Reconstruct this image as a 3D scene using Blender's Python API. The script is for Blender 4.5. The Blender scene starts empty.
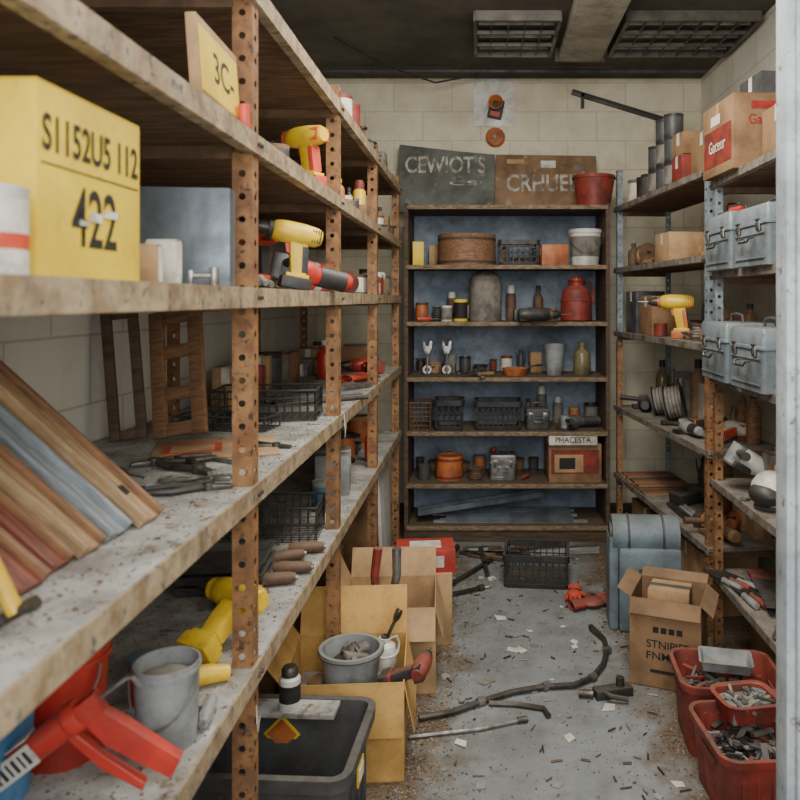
import bpy, bmesh, math, random
from mathutils import Matrix, Vector, Euler
random.seed(7)
R=math.radians
rnd=random.uniform
def T(x,y,z): return Matrix.Translation((x,y,z))
def RX(a): return Matrix.Rotation(R(a),4,'X')
def RY(a): return Matrix.Rotation(R(a),4,'Y')
def RZ(a): return Matrix.Rotation(R(a),4,'Z')
scene=bpy.context.scene
def lin(c):
    o=[]
    for v in c:
        v=min(255,v)/255.0
        o.append(v/12.92 if v<=.04045 else ((v+.055)/1.055)**2.4)
    return (o[0],o[1],o[2],1)
# ------------------------------------------------------------------ materials
def mixn(nt,fac,a,b):
    m=nt.nodes.new('ShaderNodeMix'); m.data_type='RGBA'
    for i,v in ((0,fac),(6,a),(7,b)):
        if hasattr(v,'is_output'): nt.links.new(v,m.inputs[i])
        else: m.inputs[i].default_value=v
    return m.outputs[2]
def math_(nt,op,a,b=0.0,clamp=False):
    m=nt.nodes.new('ShaderNodeMath'); m.operation=op; m.use_clamp=clamp
    for i,v in ((0,a),(1,b)):
        if hasattr(v,'is_output'): nt.links.new(v,m.inputs[i])
        else: m.inputs[i].default_value=v
    return m.outputs[0]
def noise(nt,vec,scale,detail=6,rough=.6):
    n=nt.nodes.new('ShaderNodeTexNoise'); n.inputs['Scale'].default_value=scale
    n.inputs['Detail'].default_value=detail; n.inputs['Roughness'].default_value=rough
    nt.links.new(vec,n.inputs['Vector']); return n.outputs[0]
def mrange(nt,v,a,b,c=0,d=1):
    m=nt.nodes.new('ShaderNodeMapRange'); nt.links.new(v,m.inputs[0])
    for i,x in enumerate((a,b,c,d)): m.inputs[i+1].default_value=x
    return m.outputs[0]
def mat(name,c1,c2=None,rough=.6,metal=0,scale=14,bump=.15,dust=.35,grain=None,lo=.42,hi=.62,c3=None,grime=.5,c3lo=.56):
    if c2 is None: c2=tuple(v*.72 for v in c1)
    m=bpy.data.materials.new(name); m.use_nodes=True; nt=m.node_tree
    b=nt.nodes['Principled BSDF']
    tc=nt.nodes.new('ShaderNodeTexCoord'); vec=tc.outputs['Object']
    if grain:
        mp=nt.nodes.new('ShaderNodeMapping'); mp.inputs['Scale'].default_value=grain
        nt.links.new(vec,mp.inputs['Vector']); gv=mp.outputs[0]
    else: gv=vec
    n1=noise(nt,gv,scale)
    col=mixn(nt,mrange(nt,n1,lo,hi),lin(c1),lin(c2))
    if c3:
        n3=noise(nt,vec,scale*2.7,8,.7)
        col=mixn(nt,mrange(nt,n3,c3lo,c3lo+.06),col,lin(c3))
    if grime>0:
        n4=noise(nt,vec,6.5,9,.72)
        col=mixn(nt,mrange(nt,n4,.46,.70,0,grime),col,lin((62,51,40)))
        n5=noise(nt,vec,34,7,.75)
        col=mixn(nt,mrange(nt,n5,.55,.65,0,grime*.75),col,lin((100,86,68)))
    if dust>0:
        g=nt.nodes.new('ShaderNodeNewGeometry'); s=nt.nodes.new('ShaderNodeSeparateXYZ')
        nt.links.new(g.outputs['Normal'],s.inputs[0])
        up=math_(nt,'MAXIMUM',s.outputs[2],0.0)
        nd=mrange(nt,noise(nt,vec,38,5,.7),.3,.7,.25,1)
        f=math_(nt,'MULTIPLY',up,nd); f=math_(nt,'MULTIPLY',f,dust,True)
        col=mixn(nt,f,col,lin((166,156,136)))
    nt.links.new(col,b.inputs['Base Color'])
    b.inputs['Metallic'].default_value=metal
    rr=mrange(nt,n1,.3,.7,max(.05,rough-.12),min(1,rough+.15)); nt.links.new(rr,b.inputs['Roughness'])
    if bump:
        bp=nt.nodes.new('ShaderNodeBump'); bp.inputs['Strength'].default_value=bump; bp.inputs['Distance'].default_value=.004
        nt.links.new(noise(nt,gv,scale*4,4),bp.inputs['Height']); nt.links.new(bp.outputs[0],b.inputs['Normal'])
    return m
m_post=mat('rusty_tan_steel',(160,116,72),(126,86,54),.65,.05,18,.2,.2,c3=(76,52,38),c3lo=.56,grime=.6)
m_lip=mat('worn_tan_lip',(182,162,130),(142,118,88),.6,.1,16,.25,.2,c3=(92,92,90),c3lo=.56,grime=.5)
m_top=mat('dusty_grey_board',(178,177,172),(146,142,134),.8,0,9,.35,.1,c3=(112,96,78),c3lo=.57,grime=.6)
m_under=mat('brown_board',(120,92,66),(90,68,50),.8,0,10,.2,.2,grain=(1,6,1))
m_gpost=mat('blue_grey_steel',(150,164,172),(118,130,138),.5,.2,14,.2,.2,c3=(104,80,58),c3lo=.6)
m_glip=mat('grey_steel_lip',(156,150,140),(116,106,94),.5,.3,16,.25,.25,c3=(104,76,54))
m_gtop=mat('dusty_steel_shelf',(144,138,128),(110,100,88),.7,.1,9,.3,.3,c3=(88,70,56))
m_dwood=mat('dark_wood',(92,72,54),(66,52,40),.75,0,8,.2,.2,grain=(1,5,8))
m_twood=mat('tan_wood',(192,160,118),(164,132,94),.65,0,8,.15,.15,grain=(1.5,14,14),grime=.35)
m_bwood=mat('brown_wood',(152,112,78),(118,84,58),.65,0,8,.15,.15,grain=(1.5,14,14),grime=.4)
m_rwood=mat('red_brown_wood',(146,76,58),(110,56,44),.6,0,8,.15,.12,grain=(1.5,14,14),grime=.35)
m_gwood=mat('blue_grey_wood',(158,166,170),(126,132,136),.6,0,8,.15,.1,grain=(1.5,14,14),grime=.35)
m_edge=mat('shelf_edge_wood',(146,124,96),(104,84,62),.7,0,10,.2,.2,grain=(3,10,10),grime=.6)
m_bpanel=mat('blue_grey_panel',(150,164,178),(118,132,146),.75,0,4,.05,0,grime=.55)
m_card=mat('cardboard',(186,150,108),(164,130,90),.85,0,6,.1,.15,grime=.35)
m_card2=mat('yellow_cardboard',(210,166,94),(188,144,76),.85,0,6,.1,.1,grime=.35)
m_card3=mat('brown_cardboard',(150,116,82),(126,96,66),.85,0,6,.1,.2,grime=.4)
m_paper=mat('off_white_paper',(226,220,206),(202,195,180),.8,0,10,.05,.1)
m_yel=mat('yellow_plastic',(240,200,44),(222,176,32),.4,0,8,.05,.12,grime=.35)
m_ybox=mat('yellow_box_print',(244,210,60),(236,198,48),.55,0,5,.05,.1,grime=.24)
m_red=mat('red_plastic',(200,54,42),(168,40,32),.4,0,8,.08,.15)
m_dred=mat('dark_red_paint',(146,54,42),(110,42,34),.55,0,12,.12,.25)
m_redo=mat('red_orange',(216,82,56),(186,62,44),.42,0,10,.06,.12,grime=.4)
m_ora=mat('orange_paint',(200,116,62),(164,88,48),.5,0,10,.1,.2)
m_blk=mat('black_plastic',(50,49,48),(34,33,33),.5,0,10,.1,.22)
m_dgr=mat('dark_grey_plastic',(76,77,78),(54,55,56),.5,0,10,.1,.25)
m_grey=mat('grey_paint',(150,153,152),(120,123,122),.5,0,10,.08,.25)
m_case=mat('grey_green_plastic',(118,134,140),(94,108,114),.5,0,7,.05,.2,grime=.45)
m_tbx=mat('toolbox_grey_enamel',(132,143,148),(106,116,121),.45,.1,6,.04,.15,c3=(88,78,66),c3lo=.60)
m_steel=mat('worn_steel',(168,167,163),(122,118,112),.38,.8,18,.1,.12)
m_dsteel=mat('dark_steel',(100,96,90),(66,61,54),.45,.75,18,.15,.15)
m_galv=mat('galvanised_sheet',(122,132,138),(96,106,112),.45,.6,7,.04,.1)
m_wht=mat('white_plastic',(226,223,213),(202,197,185),.45,0,8,.05,.15,grime=.4)
m_blue=mat('blue_plastic',(80,140,184),(60,110,158),.45,0,8,.05,.15)
m_teal=mat('blue_lid',(84,112,130),(66,90,106),.45,0,8,.05,.15)
m_olive=mat('olive_glass',(124,114,80),(96,88,62),.3,0,8,.03,.2)
m_tan=mat('tan_leather',(176,142,102),(142,108,74),.8,0,20,.3,.15)
m_brn=mat('brown_leather',(112,84,62),(84,62,44),.7,0,20,.3,.2)
m_stone=mat('grey_canvas',(134,128,118),(102,96,88),.85,0,16,.3,.25)
m_ink=mat('black_ink',(32,29,26),(44,39,34),.7,0,40,0,0,grime=0)
m_wink=mat('white_lettering',(196,192,178),(112,109,96),.7,0,16,0,0,grime=.6)
m_rink=mat('red_ink',(176,46,38),(146,38,32),.7,0,40,0,0)
m_sgn1=mat('weathered_green_grey_sign',(104,108,100),(74,78,72),.75,0,4,.08,.1,c3=(130,128,116),c3lo=.58)
m_sgn2=mat('weathered_brown_sign',(142,110,78),(106,80,56),.75,0,4,.08,.1,c3=(166,142,106),c3lo=.58)
m_rope=mat('natural_string',(214,204,180),None,.9,0,40,.2,0)

def wallmat(name,ax,c1,c2,mort,st=.55):
    m=bpy.data.materials.new(name); m.use_nodes=True; nt=m.node_tree; b=nt.nodes['Principled BSDF']
    tc=nt.nodes.new('ShaderNodeTexCoord'); s=nt.nodes.new('ShaderNodeSeparateXYZ'); nt.links.new(tc.outputs['Object'],s.inputs[0])
    cb=nt.nodes.new('ShaderNodeCombineXYZ'); nt.links.new(s.outputs[ax],cb.inputs[0]); nt.links.new(s.outputs[2],cb.inputs[1])
    br=nt.nodes.new('ShaderNodeTexBrick'); nt.links.new(cb.outputs[0],br.inputs['Vector'])
    br.inputs['Color1'].default_value=lin(c1); br.inputs['Color2'].default_value=lin(c2); br.inputs['Mortar'].default_value=lin(mort)
    br.inputs['Scale'].default_value=1; br.inputs['Mortar Size'].default_value=.005; br.inputs['Mortar Smooth'].default_value=.5
    br.inputs['Brick Width'].default_value=.4; br.inputs['Row Height'].default_value=.2
    n=noise(nt,tc.outputs['Object'],2.2,9,.68)
    col=mixn(nt,mrange(nt,n,.42,.72,0,st),br.outputs['Color'],lin((142,126,96)))
    nt.links.new(col,b.inputs['Base Color']); b.inputs['Roughness'].default_value=.8
    h=math_(nt,'MULTIPLY',br.outputs['Fac'],-1.0); h=math_(nt,'ADD',h,math_(nt,'MULTIPLY',noise(nt,tc.outputs['Object'],60,4),.3))
    bp=nt.nodes.new('ShaderNodeBump'); bp.inputs['Strength'].default_value=.3; bp.inputs['Distance'].default_value=.005
    nt.links.new(h,bp.inputs['Height']); nt.links.new(bp.outputs[0],b.inputs['Normal'])
    return m
m_wallb=wallmat('painted_block_back',0,(226,218,192),(220,212,186),(200,191,164))
m_walls=wallmat('painted_block_side',1,(234,231,218),(228,225,212),(204,199,183),.35)
m_ceil=mat('stained_ceiling',(96,89,80),(78,72,64),.9,0,2,.1,0)
def floormat():
    m=bpy.data.materials.new('worn_painted_concrete'); m.use_nodes=True; nt=m.node_tree; b=nt.nodes['Principled BSDF']
    tc=nt.nodes.new('ShaderNodeTexCoord'); v=tc.outputs['Object']
    s=nt.nodes.new('ShaderNodeSeparateXYZ'); nt.links.new(v,s.inputs[0])
    base=mixn(nt,mrange(nt,noise(nt,v,3,8,.65),.4,.65),lin((140,144,144)),lin((114,117,115)))
    base=mixn(nt,mrange(nt,noise(nt,v,45,6,.75),.54,.66,0,.6),base,lin((132,120,102)))
    base=mixn(nt,mrange(nt,noise(nt,v,9,8,.75),.52,.68,0,.5),base,lin((100,92,80)))
    dirt=mixn(nt,mrange(nt,noise(nt,v,80,6,.75),.42,.6),lin((74,62,50)),lin((128,112,90)))
    dx=math_(nt,'ABSOLUTE',math_(nt,'SUBTRACT',s.outputs[0],.24))
    wob=math_(nt,'MULTIPLY',math_(nt,'SUBTRACT',noise(nt,v,5,9,.75),.5),.9)
    f=mrange(nt,math_(nt,'ADD',dx,wob),.27,.45)
    col=mixn(nt,f,base,dirt)
    nt.links.new(col,b.inputs['Base Color']); b.inputs['Roughness'].default_value=.6
    bp=nt.nodes.new('ShaderNodeBump'); bp.inputs['Strength'].default_value=.4; bp.inputs['Distance'].default_value=.004
    nt.links.new(noise(nt,v,60,6,.7),bp.inputs['Height']); nt.links.new(bp.outputs[0],b.inputs['Normal'])
    return m
m_floor=floormat()

# ------------------------------------------------------------------ builder
class B:
    def __init__(s,name): s.name=name; s.bm=bmesh.new(); s.mats=[]
    def mi(s,m):
        if m not in s.mats: s.mats.append(m)
        return s.mats.index(m)
    def box(s,c,d,m,M=None,bev=0):
        X=(M or Matrix())@T(*c)@Matrix.Diagonal((d[0],d[1],d[2],1))
        r=bmesh.ops.create_cube(s.bm,size=1,matrix=X); vs=r['verts']; i=s.mi(m)
        fs=set(f for v in vs for f in v.link_faces)
        for f in fs: f.material_index=i
        if bev:
            es=list(set(e for v in vs for e in v.link_edges))
            rr=bmesh.ops.bevel(s.bm,geom=es,offset=bev,segments=2,affect='EDGES',profile=.6)
            for f in rr['faces']: f.material_index=i
        return s
    def lathe(s,prof,m,M=None,seg=24):
        M=M or Matrix(); i=s.mi(m); rings=[]
        for r,z in prof:
            if r<=1e-6: rings.append([s.bm.verts.new(M@Vector((0,0,z)))])
            else: rings.append([s.bm.verts.new(M@Vector((r*math.cos(2*math.pi*k/seg),r*math.sin(2*math.pi*k/seg),z))) for k in range(seg)])
        for a,b in zip(rings,rings[1:]):
            if len(a)==1 and len(b)==1: continue
            for k in range(seg):
                k2=(k+1)%seg
                if len(a)==1: f=s.bm.faces.new((a[0],b[k],b[k2]))
                elif len(b)==1: f=s.bm.faces.new((a[k],b[0],a[k2]))
                else: f=s.bm.faces.new((a[k],a[k2],b[k2],b[k]))
                f.material_index=i
        return s
    def cyl(s,p0,p1,r0,m,r1=None,seg=14,M=None):
        r1=r0 if r1 is None else r1
        p0=Vector(p0);p1=Vector(p1);d=p1-p0;L=d.length
        q=d.to_track_quat('Z','Y').to_matrix().to_4x4()
        return s.lathe([(0,0),(r0,0),(r1,L),(0,L)],m,(M or Matrix())@T(*p0)@q,seg)
    def tube(s,pts,r,m,seg=8,M=None,closed=False):
        M=M or Matrix(); i=s.mi(m); P=[Vector(p) for p in pts]; n=len(P); rings=[]
        rr=r if isinstance(r,(list,tuple)) else [r]*n
        up=Vector((0,0,1)); prev=None
        for k in range(n):
            if closed: t=(P[(k+1)%n]-P[k-1])
            else: t=P[min(k+1,n-1)]-P[max(k-1,0)]
            t.normalize()
            if prev is None:
                a=up if abs(t.dot(up))<.9 else Vector((1,0,0))
            else: a=prev
            u=(a-t*a.dot(t)).normalized(); w=t.cross(u); prev=u
            rings.append([s.bm.verts.new(M@(P[k]+(u*math.cos(2*math.pi*j/seg)+w*math.sin(2*math.pi*j/seg))*rr[k])) for j in range(seg)])
        rng=n if closed else n-1
        for k in range(rng):
            a=rings[k];b=rings[(k+1)%n]
            for j in range(seg):
                f=s.bm.faces.new((a[j],a[(j+1)%seg],b[(j+1)%seg],b[j])); f.material_index=i
        if not closed:
            for rg in (rings[0],rings[-1]):
                f=s.bm.faces.new(rg); f.material_index=i
        return s
    def prism(s,poly,y0,y1,m,M=None,bev=0):
        M=M or Matrix(); i=s.mi(m)
        a=[s.bm.verts.new(M@Vector((x,y0,z))) for x,z in poly]; b=[s.bm.verts.new(M@Vector((x,y1,z))) for x,z in poly]
        fs=[s.bm.faces.new(a),s.bm.faces.new(b[::-1])]; n=len(poly)
        for k in range(n): fs.append(s.bm.faces.new((a[k],b[k],b[(k+1)%n],a[(k+1)%n])))
        for f in fs: f.material_index=i
        if bev:
            es=list(set(list(fs[0].edges)+list(fs[1].edges)))
            rr=bmesh.ops.bevel(s.bm,geom=es,offset=bev,segments=2,affect='EDGES',profile=.6)
            for f in rr['faces']: f.material_index=i
        return s
    def ball(s,c,sc,m,M=None,seg=16):
        n=8; prof=[(math.sin(math.pi*k/n),-math.cos(math.pi*k/n)) for k in range(n+1)]; prof[0]=(0,-1);prof[-1]=(0,1)
        return s.lathe(prof,m,(M or Matrix())@T(*c)@Matrix.Diagonal((sc[0],sc[1],sc[2],1)),seg)
    def rr(s,w,d,rad,prof,m,M=None,cap0=True,cap1=True,n=4):
        M=M or Matrix(); i=s.mi(m); rings=[]
        for off,z in prof:
            hw=w/2+off; hd=d/2+off; r=max(.001,min(rad+off,hw*.99,hd*.99)); pts=[]
            for cx,cy,a0 in ((hw-r,hd-r,0),(-hw+r,hd-r,90),(-hw+r,-hd+r,180),(hw-r,-hd+r,270)):
                for k in range(n+1):
                    a=R(a0+90*k/n); pts.append(s.bm.verts.new(M@Vector((cx+r*math.cos(a),cy+r*math.sin(a),z))))
            rings.append(pts)
        L=len(rings[0])
        for a,b in zip(rings,rings[1:]):
            for k in range(L):
                f=s.bm.faces.new((a[k],a[(k+1)%L],b[(k+1)%L],b[k])); f.material_index=i
        if cap0: f=s.bm.faces.new(rings[0][::-1]); f.material_index=i
        if cap1: f=s.bm.faces.new(rings[-1]); f.material_index=i
        return s
    def torus(s,c,r,t,m,M=None,seg=20):
        return s.tube([(c[0]+r*math.cos(2*math.pi*k/seg),c[1]+r*math.sin(2*math.pi*k/seg),c[2]) for k in range(seg)],t,m,6,M,True)
    def done(s,loc=(0,0,0),rot=(0,0,0),ground=True,sc=1.0):
        bm=s.bm
        bmesh.ops.recalc_face_normals(bm,faces=bm.faces[:])
        for f in bm.faces: f.smooth=True
        for e in bm.edges:
            if len(e.link_faces)==2 and e.calc_face_angle(0)>.62: e.smooth=False
        me=bpy.data.meshes.new(s.name); 
        if sc!=1.0: bmesh.ops.scale(bm,vec=(sc,)*3,verts=bm.verts[:])
        bm.to_mesh(me); bm.free()
        for m in s.mats: me.materials.append(m)
        o=bpy.data.objects.new(s.name,me); scene.collection.objects.link(o)
        e=Euler((R(rot[0]),R(rot[1]),R(rot[2]))); o.rotation_euler=e
        z=loc[2]
        if ground:
            Mx=e.to_matrix(); z=loc[2]-min((Mx@v.co).z for v in me.vertices)+.0006
        o.location=(loc[0],loc[1],z)
        return o
def text(parent,body,w,h,m,loc,rot,bold=.0,name='lettering'):
    c=bpy.data.curves.new('t','FONT'); c.body=body; c.size=1; c.extrude=0; c.offset=bold; c.align_x='CENTER'; c.align_y='CENTER'
    o=bpy.data.objects.new('t',c); scene.collection.objects.link(o)
    bpy.context.view_layer.update()
    me=bpy.data.meshes.new_from_object(o.evaluated_get(bpy.context.evaluated_depsgraph_get()))
    bpy.data.objects.remove(o)
    xs=[v.co.x for v in me.vertices]; ys=[v.co.y for v in me.vertices]
    cx=(min(xs)+max(xs))/2; cy=(min(ys)+max(ys))/2; fx=w/(max(xs)-min(xs)); fy=h/(max(ys)-min(ys))
    for v in me.vertices: v.co=((v.co.x-cx)*fx,(v.co.y-cy)*fy,0)
    me.materials.clear(); me.materials.append(m)
    t=bpy.data.objects.new(name,me); scene.collection.objects.link(t)
    t.parent=parent; t.location=loc; t.rotation_euler=[R(a) for a in rot]
    return t
FY=(90,0,0); FXP=(90,0,90); FXN=(90,0,-90)

# ------------------------------------------------------------------ room
XL,XR,YB,ZC=-1.13,1.52,5.25,3.03
def slab(name,c,d,m): return B(name).box(c,d,m).done(ground=False)
slab('floor',(.195,2.4,-.05),(2.85,5.9,.1),m_floor)
slab('wall_left',(XL-.05,2.4,1.515),(.1,5.9,3.03),m_walls)
slab('wall_right',(XR+.05,2.4,1.515),(.1,5.9,3.03),m_walls)
slab('wall_back',(.195,YB+.05,1.515),(2.65,.1,3.03),m_wallb)
slab('ceiling',(.195,2.4,ZC+.05),(2.85,5.9,.1),m_ceil)
slab('baseboard_back',(.195,YB-.008,.05),(2.64,.014,.1),m_dwood)
m_jamb=mat('chipped_white_paint',(200,207,210),(172,181,186),.55,0,7,.2,0,c3=(122,116,106),c3lo=.59)
b=B('trim_1'); b.box((.715,1.62,1.515),(.15,.06,3.03),m_jamb,bev=.004); b.box((.672,1.585,1.515),(.03,.02,3.03),m_jamb,bev=.003); b.done(ground=False)

# ------------------------------------------------------------------ racks
def plate(b,o,u,w,z0,z1,m,pitch=.05,hr=.008):
    i=b.mi(m); o=Vector(o);u=Vector(u).normalized(); n=int((z1-z0)/pitch); V=b.bm.verts.new
    for k in range(n):
        zc=z0+pitch*(k+.5); sq=[]; ho=[]
        for j in range(8):
            a=math.pi*j/4
            cx=math.cos(a);sy=math.sin(a); mx=max(abs(cx),abs(sy))
            sq.append(V(o+u*(w/2+cx/mx*w/2)+Vector((0,0,zc+sy/mx*pitch/2))))
            ho.append(V(o+u*(w/2+cx*hr)+Vector((0,0,zc+sy*hr))))
        for j in range(8):
            f=b.bm.faces.new((sq[j],sq[(j+1)%8],ho[(j+1)%8],ho[j])); f.material_index=i
def angle_post(b,x,y,sx,sy,z0,z1,m,w=.044):
    plate(b,(x,y,0),(sx,0,0),w,z0,z1,m); plate(b,(x,y,0),(0,sy,0),w,z0,z1,m)
    plate(b,(x+sx*.0025,y+sy*.0025,0),(sx,0,0),w-.0025,z0,z1,m); plate(b,(x+sx*.0025,y+sy*.0025,0),(0,sy,0),w-.0025,z0,z1,m)
def rack(name,loc,rotz,s,depth,y0,y1,posts,shelves,ptop,pm,lm,tm,um,lip=.043,pm2=None,zsplit=None,w=.044):
    b=B(name)
    for py in posts:
        if pm2:
            angle_post(b,s*.006,py,s,1,0,zsplit,pm2,w); angle_post(b,s*.006,py,s,1,zsplit,ptop,pm,w)
        else: angle_post(b,s*.006,py,s,1,0,ptop,pm,w)
        angle_post(b,s*(depth-.006),py,-s,1,0,ptop,pm,w)
    for z in shelves:
        b.box((s*depth/2,(y0+y1)/2,z-.008),(depth-.006,y1-y0,.016),tm)
        b.box((s*depth/2,(y0+y1)/2,z-.020),(depth-.02,y1-y0-.01,.008),um)
        b.box((0,(y0+y1)/2,z-lip/2+.002),(.006,y1-y0,lip),lm)
        b.box((s*.012,(y0+y1)/2,z-lip+.002),(.022,y1-y0,.003),lm)
        b.box((s*depth,(y0+y1)/2,z-lip/2+.002),(.004,y1-y0,lip),lm)
        for py in posts:
            b.box((s*depth/2,py+.02,z-.038),(depth-.03,.03,.028),um)
            for q in (0,1):
                b.cyl((-.004*s,py+.012+q*.02,z-.02),(s*-.009,py+.012+q*.02,z-.02),.005,m_dsteel,seg=6)
    return b.done(loc,(0,0,rotz),ground=False)
LX=-.49
Z1,Z2,Z3,Z4,Z0=1.860,1.525,1.095,.700,2.19
rack('steel_shelving_rack',(LX,0,0),0,-1,.61,.3,4.68,(.65,1.65,2.65,3.62,4.6),(Z0,Z1,Z2,Z3,Z4),2.30,m_post,m_lip,m_top,m_under)
RXN=1.0; ZR=(2.01,1.62,1.175,.725,.33)
rack('grey_shelving_rack',(RXN,0,0),0,1,.46,2.2,3.31,(2.22,3.26),ZR,2.05,m_gpost,m_glip,m_gtop,m_under,.03,m_post,1.14,.034)
ZF=(2.085,1.70,1.30,.83,.40); FA=5.93; FO=Vector((1.005,3.36,0)); FM=T(*FO)@RZ(FA)
rack('storage_shelving_rack',tuple(FO),FA,1,.36,0,1.5,(.02,1.44),ZF,2.35,m_gpost,m_glip,m_gtop,m_under,.03,m_post,1.27,.034)
def F(lx,ly,z): v=FM@Vector((lx,ly,0)); return (v.x,v.y,z)
ZB=(2.087,1.716,1.364,1.02,.684,.36,.10)
b=B('wooden_shelving_unit'); W0,W1=-.475,.80; xc=(W0+W1)/2; ww=W1-W0
for x in (W0+.012,W1-.012): b.box((x,4.93,1.05),(.024,.44,2.10),m_dwood)
b.box((xc,5.148,1.05),(ww,.01,2.1),m_bpanel)
for i,z in enumerate(ZB):
    b.box((xc,4.925,z-.010),(ww-.045,.43,.02),m_dwood)
    b.box((xc,4.704,z-.012),(ww-.03,.014,.026),m_edge,bev=.002)
b.box((xc,4.72,.04),(ww-.04,.02,.08),m_dwood)
b.done(ground=False)

# ------------------------------------------------------------------ object library
def bucket(name,r,h,m,loc,rot=(0,0,0),handle=True,label=None,inner=None,k=.8):
    b=B(name); b.lathe([(0,0),(k*r,0),(.97*r,h*.9),(1.03*r,h*.9),(1.03*r,h*.94),(.99*r,h*.94),(1.0*r,h),(.95*r,h),(k*r*.96,.01),(0,.01)],m,seg=32)
    if label: b.lathe([(k*r+(1-k)*r*.25+.001,h*.25),(k*r+(1-k)*r*.8+.0025,h*.8)],label,seg=32)
    if handle:
        pts=[(1.03*r*math.cos(a),0,h*.9-.55*h*math.sin(a)) for a in [math.pi*k/14 for k in range(15)]]
        pts=[(x,-math.sqrt(max(0,(1.08*r)**2-x*x)),z) for x,y,z in pts]
        b.tube(pts,.0022,m_steel,6)
    if inner: b.lathe([(.86*r,h*.8),(.5*r,h*.84),(0,h*.82)],inner,seg=20)
    return b.done(loc,rot)
def can(name,r,h,m,loc,label=None,lid=None,rot=(0,0,0),band=None):
    b=B(name); b.lathe([(0,0),(r,0),(r*1.02,.004),(r,.008),(r,h-.008),(r*1.03,h-.004),(r*1.03,h),(r*.9,h),(r*.88,h-.005),(0,h-.005)],m)
    if label: b.lathe([(r*1.004,h*.12),(r*1.006,h*.13),(r*1.006,h*.85),(r*1.004,h*.86)],label)
    if band: b.lathe([(r*1.012,h*.30),(r*1.012,h*.48)],band)
    if lid: b.lathe([(r*1.06,h*.86),(r*1.06,h+.003),(0,h+.003)],lid)
    return b.done(loc,rot)
def spray(name,r,h,m,cap,loc,rot=(0,0,0),lab=None):
    b=B(name); b.lathe([(0,0),(r,0),(r,h*.72),(r*.75,h*.78),(r*.72,h*.79),(0,h*.79)],m)
    b.lathe([(r*.78,h*.78),(r*.78,h*.93),(r*.6,h),(0,h)],cap)
    if lab: b.lathe([(r*1.01,h*.2),(r*1.01,h*.6)],lab)
    return b.done(loc,rot)
def bottle(name,r,h,m,cap,loc,rot=(0,0,0)):
    b=B(name); b.lathe([(0,0),(r*.95,0),(r,.006),(r,h*.6),(r*.85,h*.7),(r*.4,h*.8),(r*.36,h*.88),(0,h*.88)],m)
    b.lathe([(r*.46,h*.86),(r*.46,h),(0,h)],cap); return b.done(loc,rot)
def drum(name,r,h,m,band,loc):
    b=B(name); b.lathe([(0,0),(r,0),(r,h),(r*.93,h),(r*.93,h-.012),(0,h-.012)],m,seg=32)
    for z in (.12,.85): b.lathe([(r,h*z-.008),(r*1.02,h*z-.008),(r*1.02,h*z+.008),(r,h*z+.008)],band,seg=32)
    return b.done(loc)
def spool(name,r,h,m,w,loc,rot=(0,0,0)):
    b=B(name); b.lathe([(0,0),(r,0),(r,.008),(r*.7,.008),(r*.75,h*.3),(r*.75,h*.7),(r*.7,h-.008),(r,h-.008),(r,h),(r*.25,h),(r*.25,h-.02),(0,h-.02)],w)
    for k in range(4): b.torus((0,0,h*(.25+.17*k)),r*.74,h*.08,m)
    return b.done(loc,rot)
def drill(name,loc,rot,body,dark,sc=1.0,acc=None,bit=True):
    b=B(name); acc=acc or dark
    A=T(0,0,.165)@RY(90)
    b.lathe([(0,-.085),(.022,-.085),(.030,-.07),(.034,-.03),(.034,.03),(.030,.055),(.024,.062),(0,.062)],body,A,18)
    b.lathe([(.024,.06),(.026,.075),(.0,.075)],dark,A,16)
    b.lathe([(0,.07),(.021,.07),(.021,.095),(.012,.118),(0,.118)],m_dsteel,A,14)
    for k in range(4): b.box((-.078+k*.008,0,.165),(.003,.058,.04),dark)
    if bit: b.cyl((.118,0,.165),(.165,0,.165),.003,m_steel,seg=8)
    b.prism([(-.045,.15),(.012,.15),(.0,.10),(-.012,.035),(-.058,.035),(-.052,.09)],-.018,.018,body,bev=.007)
    b.prism([(-.05,.13),(-.03,.13),(-.04,.05),(-.06,.05)],-.0195,.0195,dark,bev=.004)
    b.prism([(.008,.135),(.02,.132),(.012,.105),(-.002,.1)],-.008,.008,acc,bev=.002)
    b.box((-.03,0,.018),(.09,.056,.036),dark,bev=.006)
    b.box((-.03,0,.04),(.07,.048,.012),body,bev=.004)
    b.box((0,-.0345,.168),(.05,.002,.018),acc)
    return b.done(loc,rot,sc=sc)
def caulkgun(name,loc,rot,body,dark,lab,sc=1.0):
    b=B(name); A=T(0,0,.17)@RY(-90)
    b.lathe([(0,-.02),(.024,-.02),(.026,-.014),(.026,.0),(.022,.004),(.022,.165),(.026,.168),(.026,.182),(.012,.184),(.008,.23),(.005,.24),(0,.24)],body,A,20)
    b.cyl((.02,0,.17),(.10,0,.17),.0035,m_steel,seg=8); b.tube([(.10,0,.17),(.108,0,.165),(.108,0,.145)],.0035,m_steel,6)
    b.prism([(-.02,.185),(.055,.185),(.05,.15),(-.02,.15)],-.014,.014,body,bev=.005)
    b.prism([(.012,.155),(.050,.155),(.066,.10),(.092,.015),(.062,.0),(.040,.06),(.022,.11)],-.013,.013,body,bev=.006)
    b.prism([(-.020,.155),(-.002,.155),(.006,.10),(.030,.02),(.018,.012),(-.006,.08)],-.009,.009,body,bev=.004)
    b.box((-.095,-.0232,.17),(.08,.003,.034),lab); b.box((-.095,0,.1925),(.08,.032,.002),lab)
    for k in range(7): b.box((-.125+k*.010,-.0252,.17),(.003 if k%2 else .005,.001,.022),m_ink)
    return b.done(loc,rot,sc=sc)
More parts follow.
